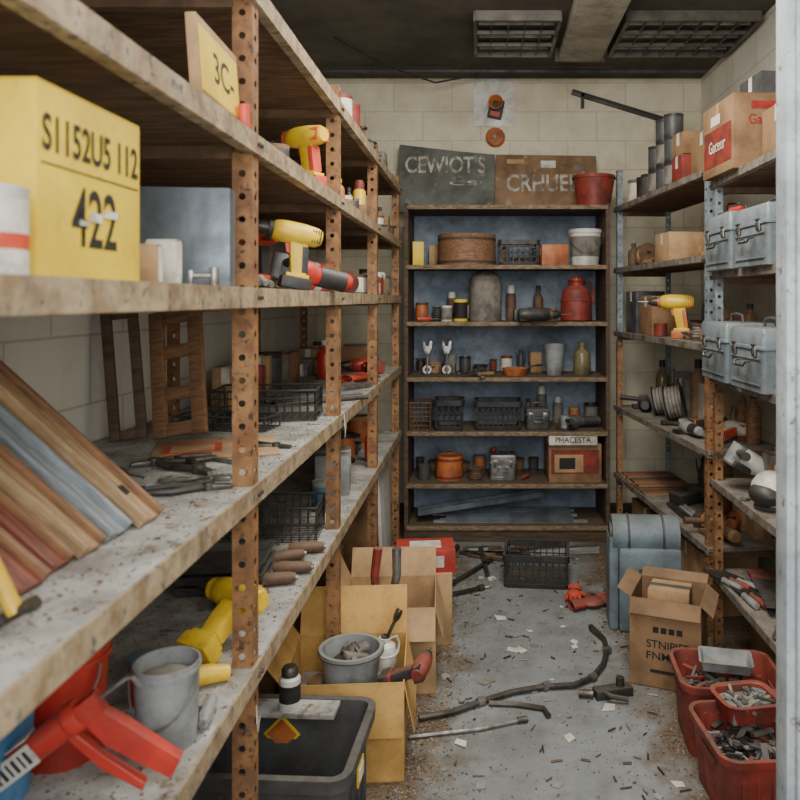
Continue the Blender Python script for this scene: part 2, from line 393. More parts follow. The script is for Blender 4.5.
def hammer(name,loc,rot,L=.3,hm=None,sc=1,ground=True,hd=1.0):
    b=B(name); hm=hm or m_twood
    b.tube([(0,0,0),(L*.3,0,0),(L*.6,0,0),(L,0,0)],[.014,.016,.011,.010],hm,10)
    b.cyl((L,0,-.03*hd),(L,0,.028*hd),.012*hd,m_dsteel); b.cyl((L,0,.026*hd),(L,0,.05*hd),.0155*hd,m_dsteel)
    for y in (-.008,.008): b.tube([(L,y*.5,-.02*hd),(L,y,-.05*hd),(L-.01,y*1.5,-.07*hd),(L-.03*hd,y*1.8,-.082*hd)],[.010*hd,.008*hd,.006*hd,.003],m_dsteel,6)
    return b.done(loc,rot,ground,sc)
def pliers(name,loc,rot,hm,sc=1):
    b=B(name)
    for s in (1,-1):
        b.tube([(0,s*.003,.008),(.03,-s*.012,.008),(.08,-s*.03,.008),(.14,-s*.022,.008)],[.007,.008,.008,.006],hm,8)
        b.prism([(-.002,0),(-.002,.014),(-.05,.011),(-.055,.003)],0,s*.011,m_dsteel,bev=.002)
    b.cyl((0,0,0),(0,0,.018),.014,m_dsteel)
    return b.done(loc,rot,sc=sc)
def wrench(name,loc,rot,L=.2,m=None,sc=1,ground=True):
    m=m or m_steel; b=B(name)
    b.box((L/2,0,.004),(L-.03,.014,.007),m,bev=.002)
    b.torus((0,0,.004),.014,.005,m)
    P=[(L-.02,-.009),(L-.004,-.018),(L+.018,-.017),(L+.022,-.009),(L+.004,-.008),(L+.002,.008),(L+.02,.010),(L+.016,.018),(L-.004,.018),(L-.02,.009)]
    b.prism(P,0,.009,m,T(0,0,.009)@RX(-90),bev=.001)
    return b.done(loc,rot,ground,sc)
def screwdriver(name,loc,rot,hm,L=.2):
    b=B(name); b.lathe([(0,0),(.010,0),(.014,.012),(.013,.05),(.015,.075),(.009,.095),(0,.095)],hm,T(0,0,.015)@RY(90),8)
    b.cyl((.09,0,.015),(L,0,.015),.003,m_steel,seg=8); b.box((L,0,.015),(.012,.007,.0015),m_steel)
    return b.done(loc,rot)
def chisel(name,loc,rot,hm,L=.26):
    b=B(name); b.lathe([(0,0),(.013,.002),(.015,.04),(.011,.09),(.013,.11),(0,.112)],hm,T(0,0,.015)@RY(90),12)
    b.prism([(.1,-.005),(.14,-.01),(L,-.01),(L,.01),(.14,.01),(.1,.005)],0,.005,m_dsteel,T(0,0,.018)@RX(-90),bev=.001); return b.done(loc,rot)
def grinder(name,loc,rot,body,dark,sc=1):
    b=B(name); A=T(0,0,.04)@RY(90)
    b.lathe([(0,-.13),(.02,-.13),(.026,-.12),(.028,-.02),(.036,.0),(.036,.05),(.03,.062),(0,.062)],body,A,16)
    b.lathe([(0,.06),(.032,.06),(.03,.085),(0,.095)],m_grey,A,14)
    b.cyl((.08,0,.075),(.08,0,.0),.026,m_grey)
    b.lathe([(0,0),(.055,0),(.055,.004),(0,.004)],m_dsteel,T(.08,0,.002))
    b.prism([(.02,-.058),(.075,-.066),(.075,.066),(.02,.058),(.03,0)],0,.02,dark,T(0,0,.024)@RX(-90),bev=.003)
    b.cyl((.075,.02,.05),(.075,.13,.06),.012,dark,.015)
    b.lathe([(.029,-.11),(.030,-.03)],dark,A,16)
    return b.done(loc,rot,sc=sc)
def crate(name,w,d,h,m,loc,rotz=0,t=.006):
    b=B(name)
    b.rr(w,d,.02,[(0,0),(.004,h*.12),(.004,h*.14),(-.004,h*.14),(-.008,.006)],m)
    b.rr(w+.012,d+.012,.02,[(0,h*.8),(.004,h*.82),(.004,h),(-.012,h),(-.012,h*.8),(0,h*.8)],m,cap0=False,cap1=False)
    nx=max(4,int(w/.035)); ny=max(3,int(d/.035))
    for k in range(nx+1):
        x=-w/2+.01+(w-.02)*k/nx
        for s in(-1,1): b.box((x,s*(d/2),h*.46),(t,.004,h*.74),m)
    for k in range(ny+1):
        y=-d/2+.01+(d-.02)*k/ny
        for s in(-1,1): b.box((s*(w/2),y,h*.46),(.004,t,h*.74),m)
    for z in (.35,.58):
        for s in (-1,1): b.box((0,s*d/2,h*z),(w-.01,.004,t),m); b.box((s*w/2,0,h*z),(.004,d-.01,t),m)
    return b.done(loc,(0,0,rotz))
def bin_(name,w,d,h,m,loc,rotz=0,tp=.02,rib=True,fill=None,n=60,fh=.7):
    b=B(name)
    b.rr(w-2*tp,d-2*tp,.025,[(0,0),(tp*.9,h*.9),(tp+.010,h*.9),(tp+.012,h*.96),(tp+.012,h),(tp-.002,h),(tp-.006,h*.95),(-.004,.008)],m,n=5)
    if rib:
        for k in range(5):
            x=(-.4+.2*k)*(w-.06)
            for s in (-1,1): b.box((x,s*(d/2-tp*.45),h*.48),(.008,.008,h*.78),m,bev=.002)
        for s in (-1,1):
            b.box((s*(w/2-tp*.3),0,h*.72),(.016,d*.35,.02),m,bev=.003)
    if fill:
        b.box((0,0,h*fh*.45),((w-2*tp)*.96,(d-2*tp)*.96,h*fh*.9),fill[0])
        for k in range(n):
            x=rnd(-.40,.40)*(w-2*tp); y=rnd(-.40,.40)*(d-2*tp); L=rnd(.02,.08)
            b.box((0,0,0),(L,rnd(.005,.02),rnd(.004,.012)),random.choice(fill),T(x,y,rnd(h*fh*.85,h*(fh+.15)))@RZ(rnd(0,180))@RY(rnd(-25,25)))
    return b.done(loc,(0,0,rotz))
def cardbox(name,w,d,h,m,loc,rotz=0,open_=False,flaps=(120,120,120,120),tape=None,tilt=0,fl=.45):
    b=B(name); t=.004
    if not open_:
        b.box((0,0,h/2),(w,d,h),m,bev=.003)
        for s in (-1,1): b.box((0,s*(d/4),h+.0012),(w-.004,d/2-.003,.0024),m)
        b.box((0,0,h+.003),(w,.03,.001),tape or m_paper); 
        for s in (-1,1): b.box((s*(w/2+.0006),0,h-.03),(.001,.03,.06),tape or m_paper)
    else:
        b.box((0,0,t/2),(w,d,t),m)
        for s in (-1,1): b.box((0,s*(d/2-t/2),h/2),(w,t,h),m); b.box((s*(w/2-t/2),0,h/2),(t,d-2*t,h),m)
        a1,a2,a3,a4=flaps; L=min(w,d)*fl
        b.box((0,0,L/2),(w-.004,t*.8,L),m,T(0,-d/2+t/2,h)@RX(a1))
        b.box((0,0,L/2),(w-.004,t*.8,L),m,T(0,d/2-t/2,h)@RX(-a2))
        b.box((0,0,L/2),(t*.8,d-.004,L),m,T(-w/2+t/2,0,h)@RY(-a3))
        b.box((0,0,L/2),(t*.8,d-.004,L),m,T(w/2-t/2,0,h)@RY(a4))
    return b.done(loc,(tilt,0,rotz))
def toolbox(name,w,d,h,m,loc,rotz=0):
    b=B(name)
    b.rr(w-.01,d-.01,.012,[(0,0),(.003,.003),(.003,h*.66),(0,h*.67)],m)
    b.rr(w,d,.012,[(0,h*.67),(.004,h*.675),(.004,h*.72),(.001,h*.73),(.001,h*.93),(-.008,h)],m)
    for x in (-w*.3,w*.3):
        b.box((x,-d/2-.005,h*.66),(.026,.006,.046),m_steel,bev=.002); b.box((x,-d/2-.010,h*.64),(.016,.005,.024),m_dsteel,bev=.0015)
        b.cyl((x-.014,-d/2-.008,h*.74),(x+.014,-d/2-.008,h*.74),.004,m_dsteel,seg=8)
    b.tube([(-w*.16,-d/2-.003,h*.48),(-w*.16,-d/2-.02,h*.46),(-w*.13,-d/2-.024,h*.40),(w*.13,-d/2-.024,h*.40),(w*.16,-d/2-.02,h*.46),(w*.16,-d/2-.003,h*.48)],.004,m_dsteel,6)
    for s in (-1,1): b.box((0,-d/2-.0025,h*(.33+.2*s)),(w*.86,.003,.006),m,bev=.001)
    b.tube([(-w*.22,0,h),(-w*.2,0,h+.028),(0,0,h+.034),(w*.2,0,h+.028),(w*.22,0,h)],.006,m_dgr,8)
    return b.done(loc,(0,0,rotz))
def wirebasket(name,w,d,h,loc,rotz=0,m=None,g=.025,r=.0016):
    m=m or m_blk; b=B(name)
    nx=int(w/g);ny=int(d/g);nz=max(2,int(h/g))
    for k in range(nx+1):
        x=-w/2+w*k/nx; b.tube([(x,-d/2,h),(x,-d/2+.005,0),(x,d/2-.005,0),(x,d/2,h)],r,m,4)
    for k in range(ny+1):
        y=-d/2+d*k/ny; b.tube([(-w/2,y,h),(-w/2+.005,y,0),(w/2-.005,y,0),(w/2,y,h)],r,m,4)
    for k in range(nz+1):
        z=h*k/nz; rr=r*1.0 if k<nz else .0035
        b.tube([(-w/2,-d/2,z),(w/2,-d/2,z),(w/2,d/2,z),(-w/2,d/2,z)],rr,m,4,None,True)
    return b.done(loc,(0,0,rotz))
def jug(name,r,h,m,loc,rotz=0,lid=None,spout=True):
    b=B(name); b.lathe([(0,0),(r*.9,0),(r,.01),(r*1.0,h*.45),(r*.86,h*.68),(r*.5,h*.78),(r*.5,h*.86),(r*.56,h*.88),(r*.56,h*.9),(0,h*.9)],m,seg=28)
    b.lathe([(r*.4,h*.9),(r*.4,h*.95),(r*.15,h*.96),(r*.15,h),(0,h)],lid or m,seg=16)
    b.tube([(r*.5,0,h*.84),(r*1.05,0,h*.86),(r*1.3,0,h*.65),(r*1.2,0,h*.4),(r*.95,0,h*.3)],r*.1,m,8)
    if spout: b.tube([(-r*.8,0,h*.5),(-r*1.25,0,h*.66),(-r*1.45,0,h*.86)],[r*.2,r*.14,r*.1],m,8)
    b.torus((0,0,h*.45),r*1.0,.004,m)
    return b.done(loc,(0,0,rotz))
def pan(name,r,m,loc,rotz=0):
    b=B(name); b.lathe([(0,0),(r*.8,0),(r,.045),(r*.96,.045),(r*.77,.005),(0,.005)],m,seg=24)
    b.tube([(r*.95,0,.04),(r*1.4,0,.055),(r*2.2,0,.06)],[.007,.006,.008],m_blk,8); return b.done(loc,(0,0,rotz))
def glove(name,m,loc,rot=(0,0,0),sc=1):
    b=B(name); b.ball((0,0,.02),(.052,.042,.018),m)
    for k in range(4):
        y=-.030+.02*k; L=(.06,.075,.072,.055)[k]
        b.tube([(.035,y,.02),(.035+L*.55,y*1.15,.028),(.035+L,y*1.25,.016)],[.011,.0105,.007],m,8)
    b.tube([(-.01,.035,.02),(.02,.065,.022),(.045,.075,.014)],[.013,.011,.008],m,8)
    b.lathe([(.030,0),(.036,.055),(.032,.055),(.026,0)],m,T(-.045,0,.022)@RY(-90)@Matrix.Diagonal((.5,1.1,1,1)),14)
    return b.done(loc,rot,sc=sc)
def frame(name,w,h,t,m,loc,rot,bars=1):
    b=B(name)
    for s in (-1,1): b.box((s*(w/2-t/2),0,h/2),(t,.018,h),m,bev=.002)
    for z in [t/2,h-t/2]+[h*(k+1)/(bars+1) for k in range(bars)]: b.box((0,.002,z),(w-2*t,.014,t*.9),m,bev=.002)
    return b.done(loc,rot)
def rods(name,n,L,loc,rotz,mats_,r=.008,spread=.12):
    b=B(name)
    for k in range(n):
        y=-spread/2+spread*k/(n-1)+rnd(-.003,.003); rr=r*rnd(.6,1)
        z=rr; b.cyl((-L/2*rnd(.85,1),y,z),(L/2*rnd(.85,1),y+rnd(-.006,.006),z),rr,random.choice(mats_),seg=10)
    return b.done(loc,(0,0,rotz))
def toolscatter(pts,z,sc=1.0):
    kinds=['w','p','s','c','h']
    for k,(x,y) in enumerate(pts):
        a=rnd(0,360); t=kinds[(k*7+int(abs(x)*13))%5]; hm=random.choice([m_red,m_dred,m_blk,m_yel,m_ora,m_bwood])
        if t=='w': wrench('wrench',(x,y,z),(0,0,a),rnd(.12,.2)*sc)
        elif t=='p': pliers('pliers',(x,y,z),(0,0,a),hm,.85*sc)
        elif t=='s': screwdriver('screwdriver',(x,y,z),(0,0,a),hm,.18*sc)
        elif t=='c': chisel('wood_chisel',(x,y,z),(0,0,a),m_bwood,.22*sc)
        else: hammer('claw_hammer',(x,y,z),(90,0,a),.2*sc,m_bwood,.85)
def stock(P,u0,u1,v,z,hmax,rot=0,step=.11,kinds=None):
    u=u0
    while u<u1-.03:
        w=rnd(.06,step); c=u+w/2; x,y=P(c,v+rnd(-.01,.01)); r=w*.42; h=rnd(.5,1)*hmax; k=random.choice(kinds or 'abcdefg')
        mm=random.choice([m_dgr,m_blk,m_card3,m_stone,m_bwood,m_grey,m_dred,m_card,m_brn,m_dsteel,m_olive])
        if k=='a': can('small_tin',r,min(h,w*1.2),mm,(x,y,z),label=random.choice([m_paper,m_dgr,m_ora,m_stone]))
        elif k=='b': bottle('oil_bottle',r*.8,h,mm,m_blk,(x,y,z))
        elif k=='c': cardbox('small_carton',w*.85,.1,h*.7,random.choice([m_card,m_card3,m_paper,m_dred,m_stone]),(x,y,z),rot+rnd(-8,8))
        elif k=='d': spool('wire_spool',r,min(h*.6,.09),mm,m_dwood,(x,y,z))
        elif k=='e': spray('spray_can',min(r,.033),h,mm,random.choice([m_red,m_wht,m_blk]),(x,y,z))
        elif k=='f': jug('oil_can',r*.75,h*.8,mm,(x,y,z),rnd(0,360))
        else: bin_('parts_tray',w*.9,.11,h*.4,mm,(x,y,z),rot,tp=.006,rib=False,fill=[m_dgr,m_steel,m_dsteel,m_bwood],n=12)
        u+=w+.012

# ------------------------------------------------------------------ LEFT RACK items
b=B('yellow_parts_box'); b.box((0,0,.118),(.22,.262,.236),m_ybox,bev=.003)
b.box((0,.0655,.2372),(.218,.129,.0024),m_ybox); b.box((0,-.0655,.2372),(.218,.129,.0024),m_ybox)
b.box((-.02,-.1316,.06),(.10,.0012,.06),m_card3); b.box((.1106,0,.140),(.0006,.245,.0022),m_ink)
o=b.done((-.632,1.03,Z2),(0,0,-1))
text(o,'S1152U5 112',.242,.046,m_ink,(.1112,0,.178),FXP,.02)
text(o,'422',.115,.078,m_ink,(.1112,-.0,.083),FXP,.012)
o2=B('sticker_remnants').box((0,0,0),(.001,.03,.012),m_paper).box((0,.04,.008),(.001,.035,.010),m_paper).box((0,-.03,-.01),(.001,.02,.007),m_paper)
o2=o2.done((.1122,.0,.085),(0,0,0),ground=False); o2.parent=o
can('paint_can',.047,.098,m_wht,(-.548,.83,Z2),label=m_paper,band=m_redo)
o=B('galvanised_sheet_box'); o.box((0,0,.1),(.19,.004,.2),m_galv,bev=.001); o.box((.093,.03,.1),(.004,.06,.2),m_galv); o.box((-.093,.03,.1),(.004,.06,.2),m_galv); o.box((0,.03,.002),(.19,.06,.004),m_galv)
o.done((-.60,1.52,Z2),(0,0,8))
cardbox('small_carton',.075,.06,.065,m_card,(-.58,1.28,Z2),12)
cardbox('white_carton',.05,.05,.08,m_paper,(-.575,1.38,Z2),5)
b=B('door_handle_set'); b.cyl((0,0,.02),(.04,0,.02),.006,m_steel); b.cyl((.04,0,.0),(.04,0,.035),.009,m_steel); b.box((0,0,.015),(.008,.03,.03),m_steel,bev=.003); b.done((-.54,1.42,Z2),(0,0,10))
drill('cordless_drill',(-.560,2.16,Z2),(0,-10,205),m_yel,m_blk,.95,m_redo)
grinder('angle_grinder',(-.56,2.42,Z2),(0,-12,215),m_red,m_blk,1.15)
drill('cordless_drill',(-.71,2.32,Z2),(0,-5,160),m_redo,m_blk,1.05,m_yel)
b=B('red_gas_cylinder'); b.lathe([(0,0),(.04,0),(.052,.02),(.052,.22),(.035,.26),(.02,.265),(.02,.29),(0,.29)],m_red,RX(90),24); b.lathe([(.053,.09),(.053,.12)],m_paper,RX(90),24)
b.cyl((0,-.29,0),(0,-.32,0),.028,m_dred); b.done((-.58,3.02,Z2),(0,0,-38),sc=1.15)
b=B('red_gas_cylinder'); b.lathe([(0,0),(.04,0),(.052,.02),(.052,.22),(.035,.26),(.02,.265),(.02,.29),(0,.29)],m_dred,RX(90),24); b.done((-.60,3.47,Z2),(0,0,-8))
glove('work_glove',m_stone,(-.60,1.86,Z2),(0,0,-50),1.0)
PL=lambda u,v:(v,u)
stock(PL,3.5,4.5,-.57,Z2,.17,90); stock(PL,1.7,4.5,-.86,Z2,.24,90,.16,'cccag'); stock(PL,1.7,2.1,-.72,Z2,.14,90); stock(PL,2.6,3.3,-.74,Z2,.17,90)
stock(PL,1.25,2.3,-.86,Z1,.22,90,.16,'cccg'); stock(PL,2.6,4.5,-.8,Z1,.22,90,.16,'cccbf'); stock(PL,3.1,3.4,-.56,Z1,.12,90); stock(PL,3.95,4.5,-.56,Z1,.16,90)
stock(PL,1.72,2.3,-.60,Z1,.11,90,.09,'gdac'); stock(PL,3.2,4.4,-.56,Z0,.13,90,.12,'cag')
b=B('labelled_carton'); b.box((0,0,.08),(.02,.26,.16),m_card,bev=.003); b.box((.0105,.0,.082),(.001,.24,.12),m_ybox)
o=b.done((-.518,1.50,Z1),(0,-4,2)); text(o,'3C-',.13,.06,m_ink,(.0115,.02,.085),FXP,.01)
can('small_tin',.012,.05,m_redo,(-.498,1.60,Z1))
drill('cordless_screwdriver',(-.57,2.45,Z1),(0,0,150),m_yel,m_redo,1.0,m_redo)
bottle('glue_bottle',.022,.11,m_ora,m_yel,(-.55,2.95,Z1)); spray('spray_can',.03,.19,m_yel,m_dred,(-.56,3.5,Z1)); bottle('oil_bottle',.03,.15,m_dred,m_blk,(-.60,3.85,Z1))
can('paint_can',.04,.1,m_dred,(-.54,2.95,Z0),label=m_paper); can('paint_can',.045,.11,m_dred,(-.54,3.12,Z0))
cardbox('storage_carton',.25,.3,.18,m_card3,(-.85,3.8,Z0),5)
b=B('wooden_plank_bundle')
for k in range(4): b.box((0,-.08+.05*k,.012),(.30,.045,.022),m_bwood,bev=.002)
for k in range(3): b.box((.0,-.06+.05*k,.036),(.30,.045,.022),m_dwood,bev=.002)
b.done((-.66,.95,Z1),(0,0,90))
pl=[(1.06,m_rwood,.085,-.055),(1.145,m_rwood,.07,-.06),(1.225,m_twood,.07,-.05),(1.305,m_gwood,.075,-.045),(1.39,m_twood,.08,-.025)]
for k,(y,mm,w,dz) in enumerate(pl):
    b=B('wooden_moulding'); L=.53
    b.box((0,0,0),(L,w-.01,.012),mm,bev=.002)
    for s in (-1,1): b.box((0,s*(w/2-.012),.010),(L,.012,.016),m_bwood if (s>0 and k!=3) else mm,bev=.002)
    if k==4: b.box((L*.36,0,.009),(.02,.015,.004),m_ink)
    b.done((-.775+dz,y,Z3),(0,39+k*.5,-3))
hammer('claw_hammer',(-.690,.945,Z3),(0,62,-4),.25,m_yel,hd=.6)
pliers('pliers',(-.66,1.78,Z3),(0,0,140),m_dsteel,1.1); pliers('pliers',(-.58,1.62,Z3),(0,0,200),m_blk,.9); pliers('pliers',(-.80,1.86,Z3),(0,0,30),m_dsteel,1.0)
wrench('wrench',(-.72,1.60,Z3),(0,0,35),.13,m_dsteel); pliers('pliers',(-.56,2.08,Z3),(0,0,170),m_dsteel,.8)
wrench('wrench',(-.70,1.69,Z3),(0,0,10),.12,m_steel); screwdriver('screwdriver',(-.88,1.75,Z3),(0,0,-30),m_blk,.16); wrench('adjustable_wrench',(-.58,1.86,Z3),(0,0,150),.12,m_steel)
frame('wooden_frame',.10,.375,.028,m_dwood,(-1.0,2.16,Z3),(-8,-6,12),0)
frame('wooden_frame',.17,.37,.042,m_bwood,(-.865,2.19,Z3),(-9,-9,-12),2)
b=B('flattened_carton'); b.box((0,0,.002),(.32,.28,.004),m_card,bev=.001); b.box((-.06,0,.0045),(.15,.13,.001),m_redo); b.box((-.06,0,.0052),(.11,.09,.001),m_card); b.done((-.72,2.07,Z3),(0,0,18))
wirebasket('wire_basket',.34,.2,.10,(-.73,2.62,Z3),6,r=.002); wirebasket('wire_tray',.30,.12,.04,(-.80,2.40,Z3),-8,r=.002)
rods('pipe_bundle',7,.42,(-.66,3.05,Z3),35,[m_steel,m_galv,m_dsteel],.012,.15)
rods('pipe_bundle',6,.36,(-.66,3.42,Z3),55,[m_steel,m_galv],.012,.12)
drill('cordless_drill',(-.60,4.12,Z3),(90,0,200),m_red,m_dred,1.1); bottle('cleaner_bottle',.04,.2,m_red,m_wht,(-.8,3.9,Z3))
glove('work_glove',m_redo,(-.60,3.78,Z3),(0,0,60),1.1); stock(PL,2.8,4.5,-.95,Z3,.24,90,.16,'cccag'); cardbox('storage_carton',.2,.2,.14,m_card3,(-.70,4.42,Z3),6)
for y,z,l in ((1.62,Z4-.055,.07),(2.66,Z3+.02,.1)):
    b=B('string_loop'); b.tube([(.010,0,-.01),(.014,.012,-l*.5),(.011,.004,-l),(.014,-.01,-l*.6)],.0015,m_rope,6,None,True); b.done((LX+.002,y,z),ground=False)
# shelf 4 near
bucket('red_bucket',.075,.19,m_red,(-.735,1.34,Z4))
bucket('paint_bucket',.058,.145,m_grey,(-.570,1.38,Z4),inner=m_stone,k=.9)
caulkgun('caulking_gun',(-.540,1.20,Z4),(0,-36,10),m_red,m_dred,m_wht,1.0)
can('blue_lidded_jar',.028,.085,m_redo,(-.675,1.52,Z4),lid=m_teal)
drill('cordless_drill',(-.655,1.68,Z4),(62,0,150),m_yel,m_yel,1.0,m_blk,False)
b=B('yellow_tool_handle'); b.tube([(-.08,0,.025),(-.03,0,.03),(.04,0,.028),(.08,0,.022)],[.016,.022,.02,.016],m_yel,14); b.box((-.02,0,.052),(.05,.012,.006),m_blk,bev=.002); b.done((-.60,1.56,Z4),(0,0,30))
b=B('blue_plastic_tub'); b.rr(.16,.16,.02,[(-.01,0),(0,.17),(.008,.17),(.008,.185),(-.004,.185),(-.014,.006)],m_blue); b.done((-.80,1.17,Z4),(0,0,5))
screwdriver('screwdriver',(-.53,1.50,Z4),(0,0,-80),m_grey,.12); wrench('wrench',(-.61,1.49,Z4),(0,0,-20),.08,m_dsteel)
b=B('stacked_metal_trays')
for k in range(3): b.rr(.24,.2,.01,[(-.01,.03*k),(0,.03*k+.026),(.006,.03*k+.028),(-.006,.03*k+.026),(-.014,.03*k+.006)],m_dgr)
b.done((-.72,2.14,Z4),(0,0,6))
wirebasket('wire_basket',.22,.2,.11,(-.66,2.6,Z4),4,r=.002); wirebasket('wire_basket',.2,.16,.10,(-.88,2.6,Z4),-4)
for x,y,a in ((-.545,2.40,10),(-.59,2.32,25),(-.545,2.22,5),(-.57,2.13,12)):
    b=B('wooden_handle'); b.tube([(-.06,0,.02),(-.04,0,.02),(.03,0,.02),(.05,0,.02)],[.014,.019,.017,.013],m_brn,12); b.cyl((.05,0,.02),(.056,0,.02),.008,m_steel); b.done((x,y,Z4),(0,0,a))
stock(PL,1.95,2.05,-.62,Z4,.1,90,.08,'gd')
cardbox('blue_grey_carton',.14,.2,.16,m_grey,(-.62,3.2,Z4),8); can('paint_can',.045,.11,m_grey,(-.60,2.90,Z4),label=m_teal)
bottle('glue_bottle',.028,.17,m_redo,m_red,(-.55,3.78,Z4)); stock(PL,3.4,4.5,-.68,Z4,.2,90,.14); stock(PL,2.0,4.5,-.97,Z4,.26,90,.18,'cccag')
# ------------------------------------------------------------------ FLOOR LEFT
b=B('black_storage_tote'); b.rr(.44,.36,.03,[(-.02,0),(0,.28),(.02,.285),(.022,.31),(.022,.32),(0,.32),(-.006,.28),(-.028,.01)],m_dgr,n=5)
for k in range(5): b.box((-.17+.085*k,-.172,.14),(.01,.016,.24),m_dgr,bev=.002)
for k in range(4): b.box((.212,-.12+.08*k,.14),(.016,.01,.24),m_dgr,bev=.002)
b.box((.238,-.04,.25),(.004,.07,.05),m_yel); b.box((.241,-.04,.25),(.002,.05,.03),m_paper)
b.prism([(0,-.055),(.055,0),(0,.055),(-.055,0)],0,.002,m_yel,T(-.04,.168,.22)); b.prism([(0,-.045),(.045,0),(0,.045),(-.045,0)],-.001,0,m_ora,T(-.04,.168,.22))
b.done((-.555,2.07,0),(0,0,-3))
b=B('plank_lid'); b.box((0,0,.008),(.30,.08,.014),m_top,bev=.002); b.done((-.56,2.18,.3206),(0,0,-3))
spray('spray_can',.03,.12,m_wht,m_dsteel,(-.545,2.17,.335),lab=m_ink)
cardbox('open_cardboard_box',.38,.36,.31,m_card2,(-.44,2.53,0),4,True,(172,15,38,168))
b=B('mixing_bucket'); r,h=.1,.15; b.lathe([(0,0),(.08,0),(.098,h*.88),(.106,h*.88),(.106,h),(.094,h),(.078,.01),(0,.01)],m_grey,seg=32); b.torus((0,0,h*.93),.106,.004,m_dgr,seg=32)
for k in range(9): b.box((0,0,0),(rnd(.04,.09),rnd(.02,.05),rnd(.015,.03)),random.choice([m_stone,m_wht,m_dgr,m_dsteel,m_dsteel]),T(rnd(-.04,.04),rnd(-.04,.04),h*rnd(.75,.98))@RZ(rnd(0,180))@RY(rnd(-30,30)),bev=.006)
b.done((-.43,2.52,.20))
b=B('packing_rags')
for k in range(26):
    b.ball((rnd(-.13,.13),rnd(-.12,.12),.03+rnd(0,.02)),(rnd(.03,.05),rnd(.03,.05),rnd(.02,.03)),random.choice([m_stone,m_card3,m_dgr]),RZ(rnd(0,90)),10)
b.box((0,0,.01),(.36,.34,.02),m_stone); b.box((0,0,-.08),(.34,.32,.16),m_card3)
b.done((-.44,2.53,.006),(0,0,4))
jug('white_jar',.04,.12,m_wht,(-.33,2.63,.225),30,m_blk,False)
drill('angle_drill',(-.31,2.44,.27),(70,0,80),m_dred,m_blk,.8)
wrench('pipe_wrench',(-.36,2.60,.24),(0,-60,30),.17,m_dsteel)
cardbox('open_cardboard_box',.36,.34,.33,m_card,(-.36,3.05,0),3,True,(150,25,25,165),fl=.35)
b=B('bolt_cutters')
for s in (-1,1): b.tube([(s*.014,0,.0),(s*.022,0,.06),(s*.040,0,.2),(s*.034,0,.30)],[.014,.012,.016,.017],m_dred if s<0 else m_steel,10)
b.prism([(-.02,-.01),(.02,-.01),(.04,-.06),(.0,-.085),(-.04,-.06)],-.012,.012,m_dsteel,bev=.003); b.box((0,0,-.0),(.07,.016,.03),m_dsteel,bev=.003)
b.done((-.36,2.79,.21),(4,3,10),ground=True)
cardbox('printed_carton',.16,.16,.22,m_wht,(-.42,3.08,.006),5)
b=B('red_printed_carton'); b.box((0,0,.05),(.26,.18,.1),m_red,bev=.002); b.box((0,-.0905,.05),(.16,.001,.05),m_paper); b.box((0,0,.1005),(.14,.1,.001),m_paper)
b.done((-.25,3.42,.30),(0,0,6)); cardbox('storage_carton',.4,.32,.30,m_card,(-.33,3.46,0),2)
cardbox('storage_carton',.35,.3,.5,m_card3,(-.76,4.2,0),0); cardbox('storage_carton',.32,.3,.36,m_card3,(-.8,3.4,0),0)
b=B('white_panel_board'); b.box((0,0,.3),(.02,.42,.6),m_wht,bev=.003); b.done((-.53,4.30,0),(0,-3,0))
cardbox('storage_carton',.34,.4,.4,m_card3,(-.86,2.75,0),0)

# ------------------------------------------------------------------ FLOOR AISLE
b=B('bent_metal_pipe')
path=[(-.22,2.70),(-.1,2.74),(0,2.81),(.12,2.88),(.25,2.92),(.36,2.93),(.44,2.99),(.50,3.10),(.535,3.22),(.54,3.33),(.50,3.45)]
b.tube([(x,y,.016) for x,y in path],[.011]*10+[.014],m_dsteel,10)
for i in (2,4,6,8): b.tube([(path[i][0]-.012,path[i][1]-.008,.017),(path[i][0]+.012,path[i][1]+.008,.017)],.0155,m_steel,10)
b.done(ground=True)
b=B('steel_rod'); b.tube([(-.245,2.59,.007),(0,2.64,.007),(.13,2.69,.007)],.006,m_steel,8); b.cyl((.13,2.69,.008),(.165,2.70,.008),.011,m_dsteel); b.done()
b=B('pipe_clamp'); b.box((0,0,.02),(.15,.05,.035),m_blk,bev=.006); b.cyl((-.08,0,.02),(-.13,.02,.02),.014,m_dsteel); b.cyl((.03,0,.03),(.03,0,.07),.016,m_dsteel); b.tube([(-.05,0,.03),(-.03,-.05,.03),(.03,-.07,.02)],.009,m_blk,8); b.done((.50,2.88,0),(0,0,15))
b=B('crowbar'); b.tube([(-.1,0,.01),(.0,.0,.01),(.1,-.02,.01),(.12,-.07,.01)],.010,m_dsteel,8); b.done((.13,2.80,0),(0,0,-5))
crate('black_plastic_crate',.33,.27,.17,m_blk,(.30,4.08,0),-6)
glove('red_work_glove',m_dred,(.55,3.72,0),(0,0,20),1.25); glove('red_work_glove',m_redo,(.47,3.84,0),(0,0,-100),.9)
for x,y,a,L in ((-.08,4.1,60,.5),(.02,4.3,95,.4),(-.12,3.85,30,.25),(-.2,4.35,75,.4)):
    b=B('scrap_bar'); b.box((0,0,.01),(L,.022,.014),m_dsteel,bev=.002); b.cyl((L/2,0,.01),(L/2+.03,0,.01),.016,m_dsteel); b.done((x,y,0),(0,0,a))
b=B('paper_scraps')
for k in range(34):
    x,y=rnd(-.2,.62),rnd(2.2,4.3); s=rnd(.012,.036)
    b.prism([(-s,-s*.5),(s*.6,-s*.7),(s,.3*s),(-.2*s,s*.6)],0,.001,random.choice([m_paper,m_paper,m_stone,m_grey]),T(x,y,.004+rnd(0,.002))@RZ(rnd(0,360))@RX(90+rnd(-3,3)))
b.done(ground=True)
b=B('floor_hardware')
